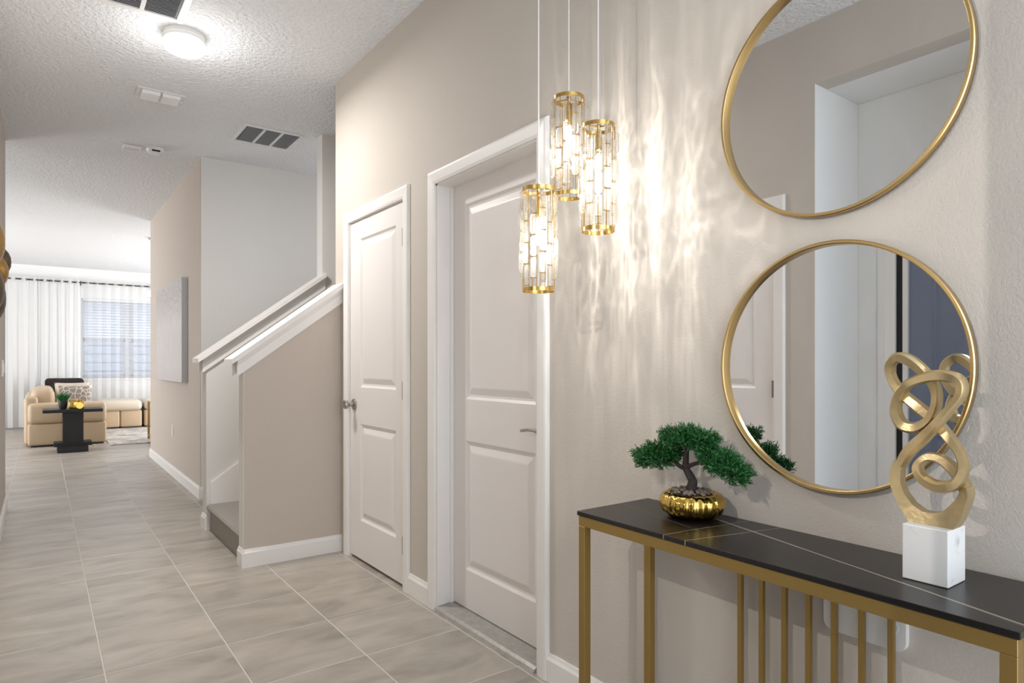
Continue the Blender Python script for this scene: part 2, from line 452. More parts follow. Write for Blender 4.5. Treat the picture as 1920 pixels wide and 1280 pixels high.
# baseboards
def bb(name, *runs):
    """runs: (axis, fixed coordinate of the wall face, outward sign, from, to)"""
    bm = bmesh.new()
    prof = [(0, 0), (.014, 0), (.014, .082), (.009, .092), (.006, .104), (0, .104)]
    for ax, f, s, a, b in runs:
        if ax == 'y': prism(bm, prof, lambda u, z: Vector((f + s * u, a, z)), lambda u, z: Vector((f + s * u, b, z)))
        else: prism(bm, prof, lambda u, z: Vector((a, f + s * u, z)), lambda u, z: Vector((b, f + s * u, z)))
    return obj(name, bm, 'trim_white', kind='structure')
bb('baseboard_right', ('y', W, -1, -1.6, 1.862), ('y', W, -1, 2.776, 2.984))
bb('baseboard_knee_wall', ('x', 3.92, -1, .9325, W), ('y', .945, -1, 3.9075, 4.02))
bb('baseboard_stair_far', ('y', .945, -1, 4.945, 5.08), ('x', 5.08, 1, .9465, 3.2))
bb('baseboard_hall_right', ('y', 1.12, -1, 6.1175, 9.28), ('x', 6.13, -1, 1.1075, 3.2))
bb('baseboard_left', ('y', -.23, 1, 2.86, 6.61), ('y', -.23, 1, -1.6, .74))

# ------------------------------------------------------------------ doors
def rings_panel(bm, u0, u1, v0, v1, rings, f):
    prev = None
    for ins, dep in rings:
        q = [bm.verts.new(f(a, b, dep)) for a, b in ((u0 + ins, v0 + ins), (u1 - ins, v0 + ins), (u1 - ins, v1 - ins), (u0 + ins, v1 - ins))]
        if prev:
            for i in range(4): bm.faces.new((prev[i], prev[(i + 1) % 4], q[(i + 1) % 4], q[i]))
        prev = q
    bm.faces.new(prev)
RINGS = [(0, 0), (.012, -.009), (.022, -.010), (.05, -.001), (.056, 0)]

def door_slab(parent, f, u0, u1, h, panels, mat, z0=.012, thick=.035):
    """f(u, v, n): n outwards from the door face"""
    bm = bmesh.new()
    us = sorted({u0, u1, panels[0][0], panels[0][1]}); vs = sorted({z0, h} | {q for p_ in panels for q in p_[2:]})
    for i in range(len(us) - 1):
        for j in range(len(vs) - 1):
            cu, cv = (us[i] + us[i + 1]) / 2, (vs[j] + vs[j + 1]) / 2
            if any(p_[0] < cu < p_[1] and p_[2] < cv < p_[3] for p_ in panels): continue
            bm.faces.new([bm.verts.new(f(a, b, 0)) for a, b in ((us[i], vs[j]), (us[i + 1], vs[j]), (us[i + 1], vs[j + 1]), (us[i], vs[j + 1]))])
    c = [f(a, b, n) for n in (0, -thick) for a, b in ((u0, z0), (u1, z0), (u1, h), (u0, h))]
    for q in ((4, 5, 6, 7), (0, 1, 5, 4), (1, 2, 6, 5), (2, 3, 7, 6), (3, 0, 4, 7)): bm.faces.new([bm.verts.new(c[k]) for k in q])
    bmesh.ops.remove_doubles(bm, verts=bm.verts, dist=1e-5)
    obj('door_slab', bm, mat, parent)
    for p_ in panels:
        bm = bmesh.new(); rings_panel(bm, *p_, RINGS, f)
        obj('panel', bm, mat, parent)

def casing(parent, f, u0, u1, h, wdt=.064, name='casing'):
    """moulded casing of three members round the opening u0..u1 up to h"""
    prof = [(0, 0), (0, .011), (.012, .015), (.05, .018), (.058, .016), (wdt, .010), (wdt, 0)]
    def leg(side):
        bm = bmesh.new(); e = u0 if side < 0 else u1
        prism(bm, prof, lambda a, n: f(e + side * a, 0, n), lambda a, n: f(e + side * a, h + a, n)); return bm
    obj(name, leg(-1), 'trim_white', parent); obj(name, leg(1), 'trim_white', parent)
    bm = bmesh.new()
    prism(bm, prof, lambda a, n: f(u0 - a, h + a, n), lambda a, n: f(u1 + a, h + a, n)); obj(name, bm, 'trim_white', parent)

def hinge(parent, x, y, z, s):
    bm = B(((x - s * .004, y - .014, z - .045), (x, y + .004, z + .045)))
    tube(bm, [(x - s * .007, y, z - .047), (x - s * .007, y, z + .047)], .006, 8)
    return obj('hinge', bm, 'hinge_metal', parent, smooth=True)

# door_1 : closet door with hinges showing
d = empty('door_1', (W, (D1[0] + D1[1]) / 2, 0)); tag(d, 'narrow white two-panel closet door with hinges beside the stair knee wall', 'door', kind='structure')
f1 = lambda u, v, n: Vector((W + .004 - n, u, v))
door_slab(d, f1, D1[0] + .007, D1[1] - .008, DH - .003, [(3.157, 3.632, 1.035, 1.916), (3.157, 3.632, .245, .818)], 'door_white', z0=.018)
casing(d, lambda u, v, n: Vector((W - n, u, v)), D1[0], D1[1], DH + .004)
obj('jamb', B(((W, D1[0] - .001, 0), (W + .12, D1[0] + .004, DH + .004)), ((W, D1[1] - .004, 0), (W + .12, D1[1] + .001, DH + .004)), ((W, D1[0], DH), (W + .12, D1[1], DH + .006)), ((W + .045, D1[0], 0), (W + .06, D1[1], DH))), 'trim_white', d)
for z in (.226, 1.035, 1.836): hinge(d, W + .004, D1[0] + .010, z, 1)
bm = bmesh.new(); lathe(bm, (W + .004, 3.722, .93), [(.033, 0), (.033, -.006), (.028, -.011), (.012, -.014), (.011, -.034), (.016, -.038), (.024, -.044), (.0275, -.054), (.025, -.064), (.014, -.070), (0, -.071)], 24, 'X')
obj('door_knob', bm, 'nickel', d, smooth=True)

# door_2 : deep set door with threshold
R2 = .085
d = empty('door_2', (W, (D2[0] + D2[1]) / 2, 0)); tag(d, 'white two-panel door set deep in its frame with a metal threshold', 'door', kind='structure')
f2 = lambda u, v, n: Vector((W + R2 - n, u, v))
door_slab(d, f2, D2[0] + .004, D2[1] - .004, DH - .003, [(2.052, 2.586, 1.01, 1.925), (2.052, 2.586, .21, .815)], 'door_white', z0=.03)
casing(d, lambda u, v, n: Vector((W - n, u, v)), D2[0], D2[1], DH + .004)
obj('jamb', B(((W - .002, D2[1] - .012, 0), (W + .17, D2[1] + .001, DH + .01)), ((W - .002, D2[0] - .001, 0), (W + .17, D2[0] + .012, DH + .01)), ((W - .002, D2[0], DH - .004), (W + .17, D2[1], DH + .012)),
               ((W + R2 - .018, D2[1] - .022, 0), (W + R2 - .001, D2[1] - .012, DH))), 'trim_white', d)
bm = bmesh.new()
prism(bm, [(-.02, 0), (-.012, .012), (.0, .02), (.075, .026), (.12, .026), (.12, 0)], lambda a, z: Vector((W + a, D2[0] + .012, z)), lambda a, z: Vector((W + a, D2[1] - .012, z)))
obj('threshold', bm, 'threshold', d)
bm = bmesh.new(); lathe(bm, (W + R2, 1.985, .912), [(.033, 0), (.033, -.006), (.026, -.012), (.012, -.016), (.010, -.05)], 24, 'X')
tube(bm, catmull([(W + R2 - .05, 1.978, .912), (W + R2 - .053, 2.0, .915), (W + R2 - .054, 2.03, .915), (W + R2 - .052, 2.062, .910), (W + R2 - .05, 2.084, .907)], 4), lambda i: .0085 - .00012 * i, 10)
obj('lever_handle', bm, 'nickel', d, smooth=True)

# door_3 : closet door on the facing wall (seen in the lower mirror)
d = empty('door_3', (-.23, (D3[0] + D3[1]) / 2, 0)); tag(d, 'white two-panel closet door seen reflected in the lower round mirror', 'door', kind='structure')
f3 = lambda u, v, n: Vector((-.234 + n, u, v))
door_slab(d, f3, D3[0] + .006, D3[1] - .006, DH, [(2.15, 2.67, 1.035, 1.916), (2.15, 2.67, .245, .818)], 'door_white')
casing(d, lambda u, v, n: Vector((-.23 + n, u, v)), D3[0], D3[1], DH + .004)
obj('jamb', B(((-.345, D3[0] - .007, 0), (-.23, D3[0] + .003, DH + .006)), ((-.345, D3[1] - .003, 0), (-.23, D3[1] + .007, DH + .006)), ((-.345, D3[0], DH + .002), (-.23, D3[1], DH + .009))), 'trim_white', d)
for z in (.226, 1.035, 1.836): hinge(d, -.234, D3[0] + .010, z, -1)

# door_4 : slate front door in the nook
d = empty('door_4', (-.69, 1.14, 0)); tag(d, 'slate blue panelled front door reflected in the lower round mirror', 'door', kind='structure')
f4 = lambda u, v, n: Vector((-.715 + n, u, v))
door_slab(d, f4, FD[0] + .02, FD[1] - .055, 2.03, [(.97, 1.44, .95, 1.9), (.97, 1.44, .2, .8)] , 'door_slate')
casing(d, lambda u, v, n: Vector((-.69 + n, u, v)), FD[0], FD[1], 2.06, .09)
obj('jamb', B(((-.8, FD[1] - .055, 0), (-.695, FD[1] - .03, 2.04)), ((-.8, FD[0], 0), (-.695, FD[0] + .02, 2.06)), ((-.8, FD[0], 2.032), (-.695, FD[1], 2.06))), 'trim_white', d)
obj('weatherstrip', B(((-.8, FD[1] - .03, 0), (-.695, FD[1] + .0, 2.04))), 'black_rubber', d)

# ------------------------------------------------------------------ stair: knee walls with sloped caps, carpeted steps
SL = .73
def ztop(x): return 1.2 + SL * (x - .87)
def knee(name, y0, y1, x1):
    bm = bmesh.new()
    prism(bm, [(.945, 0), (x1, 0), (x1, ztop(x1) - .03), (.945, ztop(.945) - .03)], lambda x, z: Vector((x, y0, z)), lambda x, z: Vector((x, y1, z)))
    return bm
def cap(parent_name, y0, y1, x0, x1):
    t = empty(parent_name, ((x0 + x1) / 2, (y0 + y1) / 2, ztop((x0 + x1) / 2))); tag(t, kind='structure')
    def slab(dz0, dz1, o, xa):
        bm = bmesh.new()
        prism(bm, [(xa, ztop(xa) + dz0), (x1, ztop(x1) + dz0), (x1, ztop(x1) + dz1), (xa, ztop(xa) + dz1)], lambda x, z: Vector((x, y0 - o, z)), lambda x, z: Vector((x, y1 + o, z)))
        return bm
    obj('cap_board', slab(-.03, 0, .05, x0), 'trim_white', t)
    bm = bmesh.new()     # sloped bed moulding below the board, both sides
    xa = x0 + .035
    for s, y in ((-1, y0), (1, y1)):
        prof = [(0, -.03), (.036, -.03), (.030, -.044), (.014, -.068), (.014, -.125), (0, -.125)]
        prism(bm, prof, lambda o, dz: Vector((xa, y + s * o, ztop(xa) + dz)), lambda o, dz: Vector((x1, y + s * o, ztop(x1) + dz)))
    obj('bed_moulding', bm, 'trim_white', t)
    return t
obj('wall_knee_near', knee('k', 3.92, 4.02, W), 'wall_beige', kind='structure')
obj('wall_knee_end', B(((.943, 3.9195, .1), (.9455, 4.0205, ztop(.945) - .03))), 'wall_pale', kind='structure')
obj('wall_knee_far', knee('k', 4.96, 5.08, 1.78), 'wall_pale', kind='structure')
cap('trim_1', 3.92, 4.02, .872, W)
cap('trim_2', 4.96, 5.08, .885, 1.80)
st = thing('staircase', (.965, 4.49, 0), 'carpeted stair rising between two white-capped knee walls', 'stairs')
for k in range(8):
    x = .968 + k * .262
    bm = bmesh.new()
    z1 = .182 * (k + 1)
    prism(bm, [(x, 0 if k == 0 else z1 - .2), (x, z1 - .045), (x - .02, z1 - .035), (x - .026, z1 - .018), (x - .018, z1 - .004), (x, z1), (x + .27, z1), (x + .27, 0 if k == 0 else z1 - .2)],
          lambda a, z: Vector((a, 4.022, z)), lambda a, z: Vector((a, 4.945, z)))
    obj('step', bm, 'carpet', st)
bm = bmesh.new()
def zs(x): return .33 + .695 * (x - .968)
prism(bm, [(.972, 0), (3.0, zs(3.0) - .45), (3.0, zs(3.0)), (.972, zs(.972))], lambda a, z: Vector((a, 4.946, z)), lambda a, z: Vector((a, 4.959, z)))
obj('skirt_board', bm, 'trim_white', st)

# ------------------------------------------------------------------ living room window
wn = empty('window_1', ((WX[0] + WX[1]) / 2, BY, WZ[0])); tag(wn, 'twin single-hung window behind sheer curtains', 'window', kind='structure')
xm = 1.40
def fr(x0, x1, z0, z1, t): return (((x0, BY + .03, z0), (x0 + t, BY + .09, z1)), ((x1 - t, BY + .03, z0), (x1, BY + .09, z1)), ((x0, BY + .03, z0), (x1, BY + .09, z0 + t)), ((x0, BY + .03, z1 - t), (x1, BY + .09, z1)))
obj('window_frame', B(*fr(WX[0], WX[1], WZ[0], WZ[1], .03), ((xm - .05, BY + .02, WZ[0]), (xm + .05, BY + .1, WZ[1]))), 'window_vinyl', wn)
for x0, x1 in ((WX[0] + .03, xm - .05), (xm + .05, WX[1] - .03)):
    for z0, z1 in ((WZ[0] + .03, 1.62), (1.62, WZ[1] - .03)):
        s = obj('sash', B(*fr(x0, x1, z0, z1, .035)), 'window_vinyl', wn)
        obj('pane', B(((x0 + .03, BY + .058, z0 + .03), (x1 - .03, BY + .062, z1 - .03))), 'pane', s)
obj('window_sill', B(((WX[0] - .05, BY - .03, WZ[0] - .03), (WX[1] + .05, BY + .03, WZ[0])), bevel=.004), 'trim_white', wn)
# half-lowered blind
bl = thing('window_blind', (1.5, BY + .015, 1.66), 'white horizontal slat blind lowered over the upper sashes behind the sheer curtain', 'blind')
sl = None
for k in range(13):
    z = 1.68 + k * .054
    if sl is None:
        bm = bmesh.new(); prism(bm, [(-.018, -.012), (-.017, -.014), (.018, .012), (.017, .014)], lambda a, b: Vector((WX[0] + .04, BY + .012 + a, z + b)), lambda a, b: Vector((WX[1] - .04, BY + .012 + a, z + b)))
        sl = obj('slat', bm, 'blind_white', bl); sl_c = WL[sl.name].copy()
    else: clone(sl, sl_c + Vector((0, 0, k * .054)), bl)
obj('head_rail', B(((WX[0] + .035, BY - .012, WZ[1] - .045), (WX[1] - .035, BY + .03, WZ[1] - .005))), 'blind_white', bl)
# the house next door
nb = thing('neighbour_house', (1.5, 18.0, 0), 'blue-grey neighbouring house wall glimpsed through the sheer curtain', 'house')
obj('house_wall', B(((-2.5, 18.0, -.2), (6.5, 18.2, 4.6))), 'siding_white', nb)
sd = None
for k in range(22):
    if sd is None: sd = obj('siding_board', B(((-2.5, 17.97, .0), (6.5, 18.0, .17))), 'siding_white', nb); c0 = WL[sd.name].copy()
    else: clone(sd, c0 + Vector((0, 0, .2 * k)), nb)

# ------------------------------------------------------------------ curtains
RZ, RY = 2.69, BY - .14
rod = thing('curtain_rod', (1.0, RY, RZ), 'thin black curtain rod along the far living room wall', 'curtain rod')
bm = bmesh.new(); tube(bm, [(-1.6, RY, RZ), (3.2, RY, RZ)], .012, 10); obj('pole', bm, 'rod_black', rod, smooth=True)
for x in (-1.55, .15, .62, 1.9, 3.1): obj('bracket', B(((x - .008, RY, RZ - .01), (x + .008, BY, RZ + .01)), ((x - .015, BY - .008, RZ - .04), (x + .015, BY, RZ + .04))), 'rod_black', rod)
def curtain(x0, x1, folds, mat, label, seed):
    rnd = random.Random(seed)
    t = thing('curtain', ((x0 + x1) / 2, RY, 0), label, 'curtain', 'white curtains on the black rod')
    nx = folds * 12; nz = 14
    ph = [rnd.uniform(-.25, .25) for _ in range(folds + 2)]
    bm = bmesh.new(); vs = []
    for j in range(nz + 1):
        z = .02 + (RZ + .045 - .02) * j / nz; row = []
        for i in range(nx + 1):
            u = i / nx * folds
            a = .036 * (1 - .25 * (j / nz))
            y = RY + a * math.sin(2 * math.pi * u + ph[int(u)] * (1 - j / nz)) + .008 * math.sin(u * 1.7 + j * .35)
            xx = x0 + (x1 - x0) * i / nx + .012 * math.sin(4 * math.pi * u) * (1 - .5 * j / nz)
            row.append(bm.verts.new((xx, y, z)))
        vs.append(row)
    for j in range(nz):
        for i in range(nx): bm.faces.new((vs[j][i], vs[j][i + 1], vs[j + 1][i + 1], vs[j + 1][i]))
    obj('fabric', bm, mat, t, smooth='all')
    src = None
    for k in range(folds * 2):
        x = x0 + (x1 - x0) * (k / 2) / folds + 1e-3
        if src is None:
            bm = bmesh.new(); pts = [Vector((x, RY + .022 * math.cos(a), RZ + .022 * math.sin(a))) for a in [2 * math.pi * q / 16 for q in range(16)]]
            ring_sweep(bm, pts, circ(.004, 6), True, up_frame); src = obj('grommet', bm, 'hinge_metal', t); cc = WL[src.name].copy(); xx0 = x
        else: clone(src, cc + Vector((x - xx0, 0, 0)), t)
curtain(-1.45, -.05, 9, 'drape', 'opaque white curtain panel nearest the hall wall edge', 1)
curtain(-.03, .60, 5, 'drape', 'opaque white curtain panel hanging behind the sofa back', 2)
curtain(.615, 1.95, 9, 'sheer', 'sheer white curtain panel in front of the window blind', 3)
curtain(1.97, 3.1, 7, 'sheer', 'sheer white curtain panel beside the hall wall end', 4)

# ------------------------------------------------------------------ sofa
def rbox(name, lo, hi, mat, parent, r=.06): 
    return obj(name, B((lo, hi), bevel=min(r, min(abs(h - l) for l, h in zip(lo, hi)) * .45), seg=4), mat, parent, smooth='all')
so = thing('sofa', (.32, 12.3, 0), 'tan leather sofa with padded arm behind the black side table', 'sofa')
for x0, x1 in ((-.15, .27), (.27, .785)):
    rbox('arm_panel', (x0 + .003, 11.19, .02), (x1 - .003, 11.5, .325), 'leather', so, .035)
    rbox('arm_pad', (x0 + .003, 11.17, .322), (x1 - .003, 11.52, .61), 'leather', so, .06)
rbox('base', (-.12, 11.48, .024), (.76, 13.45, .30), 'leather', so, .03)
for k in range(3):
    y0 = 11.53 + k * .64
    rbox('seat_cushion', (.12, y0, .29), (.80, y0 + .635, .47), 'leather', so, .06)
    rbox('back_cushion', (-.12, y0, .44), (.17, y0 + .635, .80), 'leather', so, .09)
rbox('backrest', (-.19, 11.3, .024), (-.03, 13.5, .70), 'leather', so, .05)
for x in (-.08, .72):
    for y in (11.26, 13.4): obj('foot', B(((x - .03, y - .03, 0.002), (x + .03, y + .03, .025))), 'table_black', so)
# corner section and chaises at the window
co = thing('corner_sofa_section', (.35, 13.95, 0), 'tan leather corner seat under the dark throw at the curtain', 'sofa')
rbox('base', (-.15, 13.5, .03), (.74, 14.45, .3), 'leather', co, .04)
rbox('seat_cushion', (.05, 13.5, .29), (.74, 14.3, .48), 'leather', co, .06)
rbox('backrest', (-.15, 14.2, .3), (.72, 14.47, .72), 'leather', co, .08)
def ottoman(x0, x1, label):
    t = thing('ottoman', ((x0 + x1) / 2, 13.9, 0), label, 'ottoman', 'leather ottomans at the window')
    xm_ = (x0 + x1) / 2
    for a, b in ((x0, xm_), (xm_, x1)): rbox('side_panel', (a + .003, 13.43, .03), (b - .003, 14.3, .33), 'leather', t, .03)
    rbox('cushion', (x0, 13.38, .32), (x1, 14.32, .51), 'leather_pale', t, .075)
ottoman(.80, 1.49, 'wide leather ottoman standing between the sofa and the gold chair')
ottoman(1.52, 2.2, 'leather ottoman half hidden by the hall wall end')
def pillow(name, c, w_, h_, d_, rot, mat, label, cat):
    bm = bmesh.new(); n = 14
    mat4 = Matrix.Translation(Vector(c)) @ rot.to_matrix().to_4x4()
    for s in (1, -1):
        g = [[bm.verts.new(mat4 @ Vector((w_ / 2 * (2 * i / n - 1) * (1 - .06 * (1 - abs(2 * j / n - 1) ** 2)), s * d_ / 2 * (max(0, (1 - (2 * i / n - 1) ** 4) * (1 - (2 * j / n - 1) ** 4))) ** .6, h_ / 2 * (2 * j / n - 1) * (1 - .06 * (1 - abs(2 * i / n - 1) ** 2))))) for j in range(n + 1)] for i in range(n + 1)]
        for i in range(n):
            for j in range(n): bm.faces.new((g[i][j], g[i + 1][j], g[i + 1][j + 1], g[i][j + 1]))
    bmesh.ops.remove_doubles(bm, verts=bm.verts, dist=1e-4)
    o = obj(name, bm, mat, smooth='all'); return tag(o, label, cat)
from mathutils import Euler
pillow('throw_pillow', (.43, 11.72, .66), .42, .40, .15, Euler((-.45, 0, .05)), 'pillow_lattice', 'grey lattice patterned cushion leaning on the near sofa seat', 'cushion')
pillow('throw_pillow', (.40, 12.22, .68), .46, .42, .15, Euler((-.4, 0, .0)), 'cushion_plain', 'plain beige cushion behind the patterned one on the sofa', 'cushion')
tb = thing('throw_blanket', (.30, 14.0, .8), 'dark brown fluffy throw folded over the corner sofa back', 'blanket')
rbox('fold', (.06, 14.05, .722), (.64, 14.5, .90), 'throw_dark', tb, .06)
rbox('fold', (.08, 13.98, .56), (.62, 14.195, .80), 'throw_dark', tb, .06)

# rug
rg = tag(obj('area_rug', B(((.80, 10.82, .001), (3.3, 14.2, .014)), bevel=.004), 'rug'), 'grey and ivory distressed rug beside the sofa', 'rug')

# black pedestal side table
ta = thing('side_table', (.345, 10.4, 0), 'black pedestal side table in front of the sofa arm', 'table')
obj('table_top', B(((.02, 10.3, .525), (.68, 10.72, .565)), bevel=.003), 'table_black', ta)
obj('pedestal', B(((.235, 10.38, .09), (.465, 10.62, .527)), bevel=.003), 'table_black', ta)
obj('plinth', B(((.14, 10.36, .075), (.56, 10.66, .125)), bevel=.003), 'table_black', ta)
obj('base', B(((.175, 10.28, 0.001), (.515, 10.74, .078)), bevel=.003), 'table_black', ta)
# plant in a dark pot
gp = thing('grass_plant', (.24, 10.48, .566), 'small artificial grass plant in a dark pot on the side table', 'plant')
bm = bmesh.new(); lathe(bm, (.24, 10.48, .566), [(.035, 0), (.045, .02), (.052, .07), (.054, .11), (.048, .11), (.046, .09), (0, .09)], 20); obj('pot', bm, 'pot_black', gp, smooth=True)
bm = bmesh.new()
for k in range(170):
    a = random.uniform(0, 6.283); r = random.uniform(0, .035); l = random.uniform(.10, .17); sp_ = random.uniform(.2, .85)
    b0 = Vector((.24 + r * math.cos(a), 10.48 + r * math.sin(a), .65)); dr = Vector((math.cos(a) * sp_, math.sin(a) * sp_, 1)).normalized()
    sd_ = dr.cross(Vector((0, 0, 1))).normalized() * .005
    v0, v1, v2, v3 = bm.verts.new(b0 - sd_), bm.verts.new(b0 + sd_), bm.verts.new(b0 + dr * l * .6 + sd_), bm.verts.new(b0 + dr * l * .6 - sd_)
    v4 = bm.verts.new(b0 + dr * l + Vector((0, 0, -.01)))
    bm.faces.new((v0, v1, v2, v3)); bm.faces.new((v3, v2, v4))
obj('grass_blades', bm, 'leaf_green', gp, kind='stuff')
# gold camera ornament
gc = thing('camera_ornament', (.40, 10.44, .566), 'shiny gold camera ornament on the black side table', 'ornament')
obj('body', B(((.305, 10.41, .566), (.475, 10.49, .665)), bevel=.01, seg=3), 'gold_bright', gc, smooth=True)
obj('viewfinder', B(((.355, 10.415, .66), (.435, 10.485, .70)), bevel=.012, seg=2), 'gold_bright', gc, smooth=True)
bm = bmesh.new(); 
for (r0, h0, h1) in ((.044, 0, .03), (.038, .03, .075), (.043, .075, .095)):
    lathe(bm, (.42, 10.412, .614), [(r0, -h0), (r0, -h1)], 24, 'Y')
lathe(bm, (.42, 10.412, .614), [(.034, -.0955), (.022, -.092), (0, -.09)], 24, 'Y'); obj('lens', bm, 'gold_bright', gc, smooth=True)
bm = bmesh.new(); lathe(bm, (.325, 10.45, .664), [(.014, 0), (.014, .012), (.008, .016), (0, .016)], 16); obj('shutter_dial', bm, 'gold_bright', gc, smooth=True)
bm = bmesh.new(); lathe(bm, (.452, 10.45, .664), [(.012, 0), (.012, .012), (0, .012)], 16); obj('shutter_dial', bm, 'gold_bright', gc, smooth=True)

# gold framed armchair half behind the wall end
ch = thing('armchair', (1.6, 10.98, .014), 'gold framed armchair with cream cushion half hidden by the hall wall end', 'chair')
for x in (1.34, 1.98):
    for y in (10.70, 11.30): obj('leg', B(((x - .014, y - .014, .0145), (x + .014, y + .014, .58))), 'gold_frame', ch)
    obj('armrest', B(((x - .016, 10.69, .575), (x + .016, 11.31, .60)), bevel=.004), 'gold_frame', ch)
    obj('side_rail', B(((x - .012, 10.70, .07), (x + .012, 11.30, .095))), 'gold_frame', ch)
rbox('seat', (1.36, 10.72, .25), (1.96, 11.28, .43), 'chair_cream', ch, .06)
rbox('backrest', (1.82, 10.73, .40), (1.98, 11.27, .80), 'chair_cream', ch, .07)

# pendant lamp in the living room
lp = thing('pendant_lamp', (1.30, 10.55, 2.15), 'small glowing white pendant lamp hanging in front of the sheer curtain', 'lamp')
bm = bmesh.new(); lathe(bm, (1.30, 10.55, 2.13), [(.0, 0), (.06, .004), (.095, .02), (.10, .05), (.08, .075), (.03, .088)], 24); obj('shade', bm, 'lamp_glow', lp, smooth=True)
bm = bmesh.new(); tube(bm, [(1.30, 10.55, 2.21), (1.30, 10.55, CH - .02)], .003, 6); obj('cord', bm, 'cord_clear', lp)
bm = bmesh.new(); lathe(bm, (1.30, 10.55, CH - .025), [(.05, 0), (.05, .0245)], 20); obj('canopy', bm, 'nickel', lp, smooth=True)

# ------------------------------------------------------------------ hall wall things
pa = thing('canvas_painting', (1.095, 7.55, .99), 'silver grey abstract canvas with glittering top on the beige hall wall', 'painting')
obj('canvas', B(((1.07, 6.735, .995), (1.072, 8.37, 1.985))), 'painting', pa)
obj('stretcher_edge', B(((1.0715, 6.735, .995), (1.1195, 8.37, 1.985))), 'canvas_edge', pa)
ou = thing('wall_outlet', (1.119, 7.57, .40), 'white wall outlet below the canvas painting', 'outlet')
obj('plate', B(((1.113, 7.535, .41), (1.1198, 7.605, .525)), bevel=.002), 'plastic_white', ou)
for z in (.443, .492): obj('receptacle', B(((1.111, 7.553, z - .014), (1.114, 7.587, z + .014)), bevel=.001), 'plastic_white', ou)
sw = thing('light_switch', (-.229, 6.1, 1.09), 'white light switch plate on the hall wall under the woven metal decor', 'switch')
obj('plate', B(((-.2298, 6.0, 1.08), (-.222, 6.14, 1.20)), bevel=.002), 'plastic_white', sw)
for y in (6.035, 6.10): obj('rocker', B(((-.223, y - .016, 1.107), (-.217, y + .016, 1.173)), bevel=.002), 'plastic_white', sw)
# metal bowls wall decor
wd = thing('wall_sculpture', (-.23, 4.8, 1.72), 'woven bronze and gold bowl discs wall sculpture at the photo edge', 'wall art')
for (y, z, r, dp, mt) in ((4.97, 1.79, .115, .075, 'bronze'), (4.80, 1.71, .12, .068, 'bronze_gold'), (4.83, 1.555, .15, .055, 'bronze'), (4.55, 1.84, .15, .06, 'bronze_gold'), (4.5, 1.58, .15, .06, 'bronze')):
    bm = bmesh.new()
    pr = [(r * s, dp * (1 - s ** 2.4) + .012) for s in (0, .25, .5, .75, .9, 1)]; pr2 = [(r * s - (.002 if s else 0), dp * (1 - s ** 2.4) + .008) for s in (1, .9, .75, .5, .25, 0)]
    lathe(bm, (-.23, y, z), pr + pr2, 36, 'X'); obj('bowl_disc', bm, mt, wd, smooth=True)
    bm = bmesh.new(); lathe(bm, (-.2299, y, z), [(.012, 0), (.012, .02)], 10, 'X'); obj('mount', bm, 'bronze', wd)

# ------------------------------------------------------------------ ceiling fixtures
dl = thing('ceiling_light', (.633, 3.90, CH), 'round white flush dome light glowing on the hall ceiling', 'light')
bm = bmesh.new(); lathe(bm, (.633, 3.90, CH), [(.103, -.0005), (.103, -.022), (.098, -.026), (.098, -.038), (.094, -.040)], 40); obj('base_ring', bm, 'plastic_white', dl, smooth=True)
bm = bmesh.new(); lathe(bm, (.633, 3.90, CH), [(.098, -.040), (.107, -.055), (.108, -.066), (.098, -.086), (.072, -.102), (.038, -.111), (0, -.114)], 40); obj('glass_dome', bm, 'dome_glow', dl, smooth=True)
L = bpy.data.lights.new('dome_bulb', 'AREA'); L.shape = 'DISK'; L.size = .2; L.energy = 21; L.color = (1, .975, .94)
lo_ = bpy.data.objects.new('dome_bulb', L); COL.objects.link(lo_); lo_.parent = dl; lo_.location = (0, 0, -.118)
L = bpy.data.lights.new('dome_glow_up', 'POINT'); L.energy = 3.0; L.shadow_soft_size = .1
lo_ = bpy.data.objects.new('dome_glow_up', L); COL.objects.link(lo_); lo_.parent = dl; lo_.location = (0, 0, -.24)

def vent(name, x0, x1, y0, y1, cols, label, nsl, border=.025, depth=.012):
    t = thing(name, ((x0 + x1) / 2, (y0 + y1) / 2, CH), label, 'vent')
    z0, z1 = CH - depth, CH - .0005
    obj('backing', B(((x0 + border, y0 + border, CH - .003), (x1 - border, y1 - border, CH - .001))), 'vent_dark', t)
    bxs = [((x0, y0, z0), (x0 + border, y1, z1)), ((x1 - border, y0, z0), (x1, y1, z1)), ((x0 + border, y0, z0), (x1 - border, y0 + border, z1)), ((x0 + border, y1 - border, z0), (x1 - border, y1, z1))]
    obj('frame', B(*bxs, bevel=.002, seg=1), 'vent_white', t)
    cw = (x1 - x0 - 2 * border) / cols
    for k in range(1, cols): obj('divider', B(((x0 + border + k * cw - .010, y0 + border, z0 + .001), (x0 + border + k * cw + .010, y1 - border, z1))), 'vent_white', t)
    for k in range(cols):
        bm = bmesh.new(); a, b = x0 + border + k * cw + .009, x0 + border + (k + 1) * cw - .009
        for q in range(nsl):
            y = y0 + border + (q + .5) * (y1 - y0 - 2 * border) / nsl
            prism(bm, [(-.006, -.010), (-.005, -.011), (.006, -.003), (.005, -.002)], lambda u, z: Vector((a, y + u, CH + z)), lambda u, z: Vector((b, y + u, CH + z)))
        obj('louvre_bank', bm, 'vent_slat', t, kind='stuff')
    return t
vent('return_vent', -.10, .605, 3.16, 3.77, 4, 'large white return air grille beside the dome light', 34, .035)
vent('return_vent', 1.235, 1.675, 5.08, 5.49, 3, 'grey louvred air grille on the ceiling near the stairwell', 24, .02)
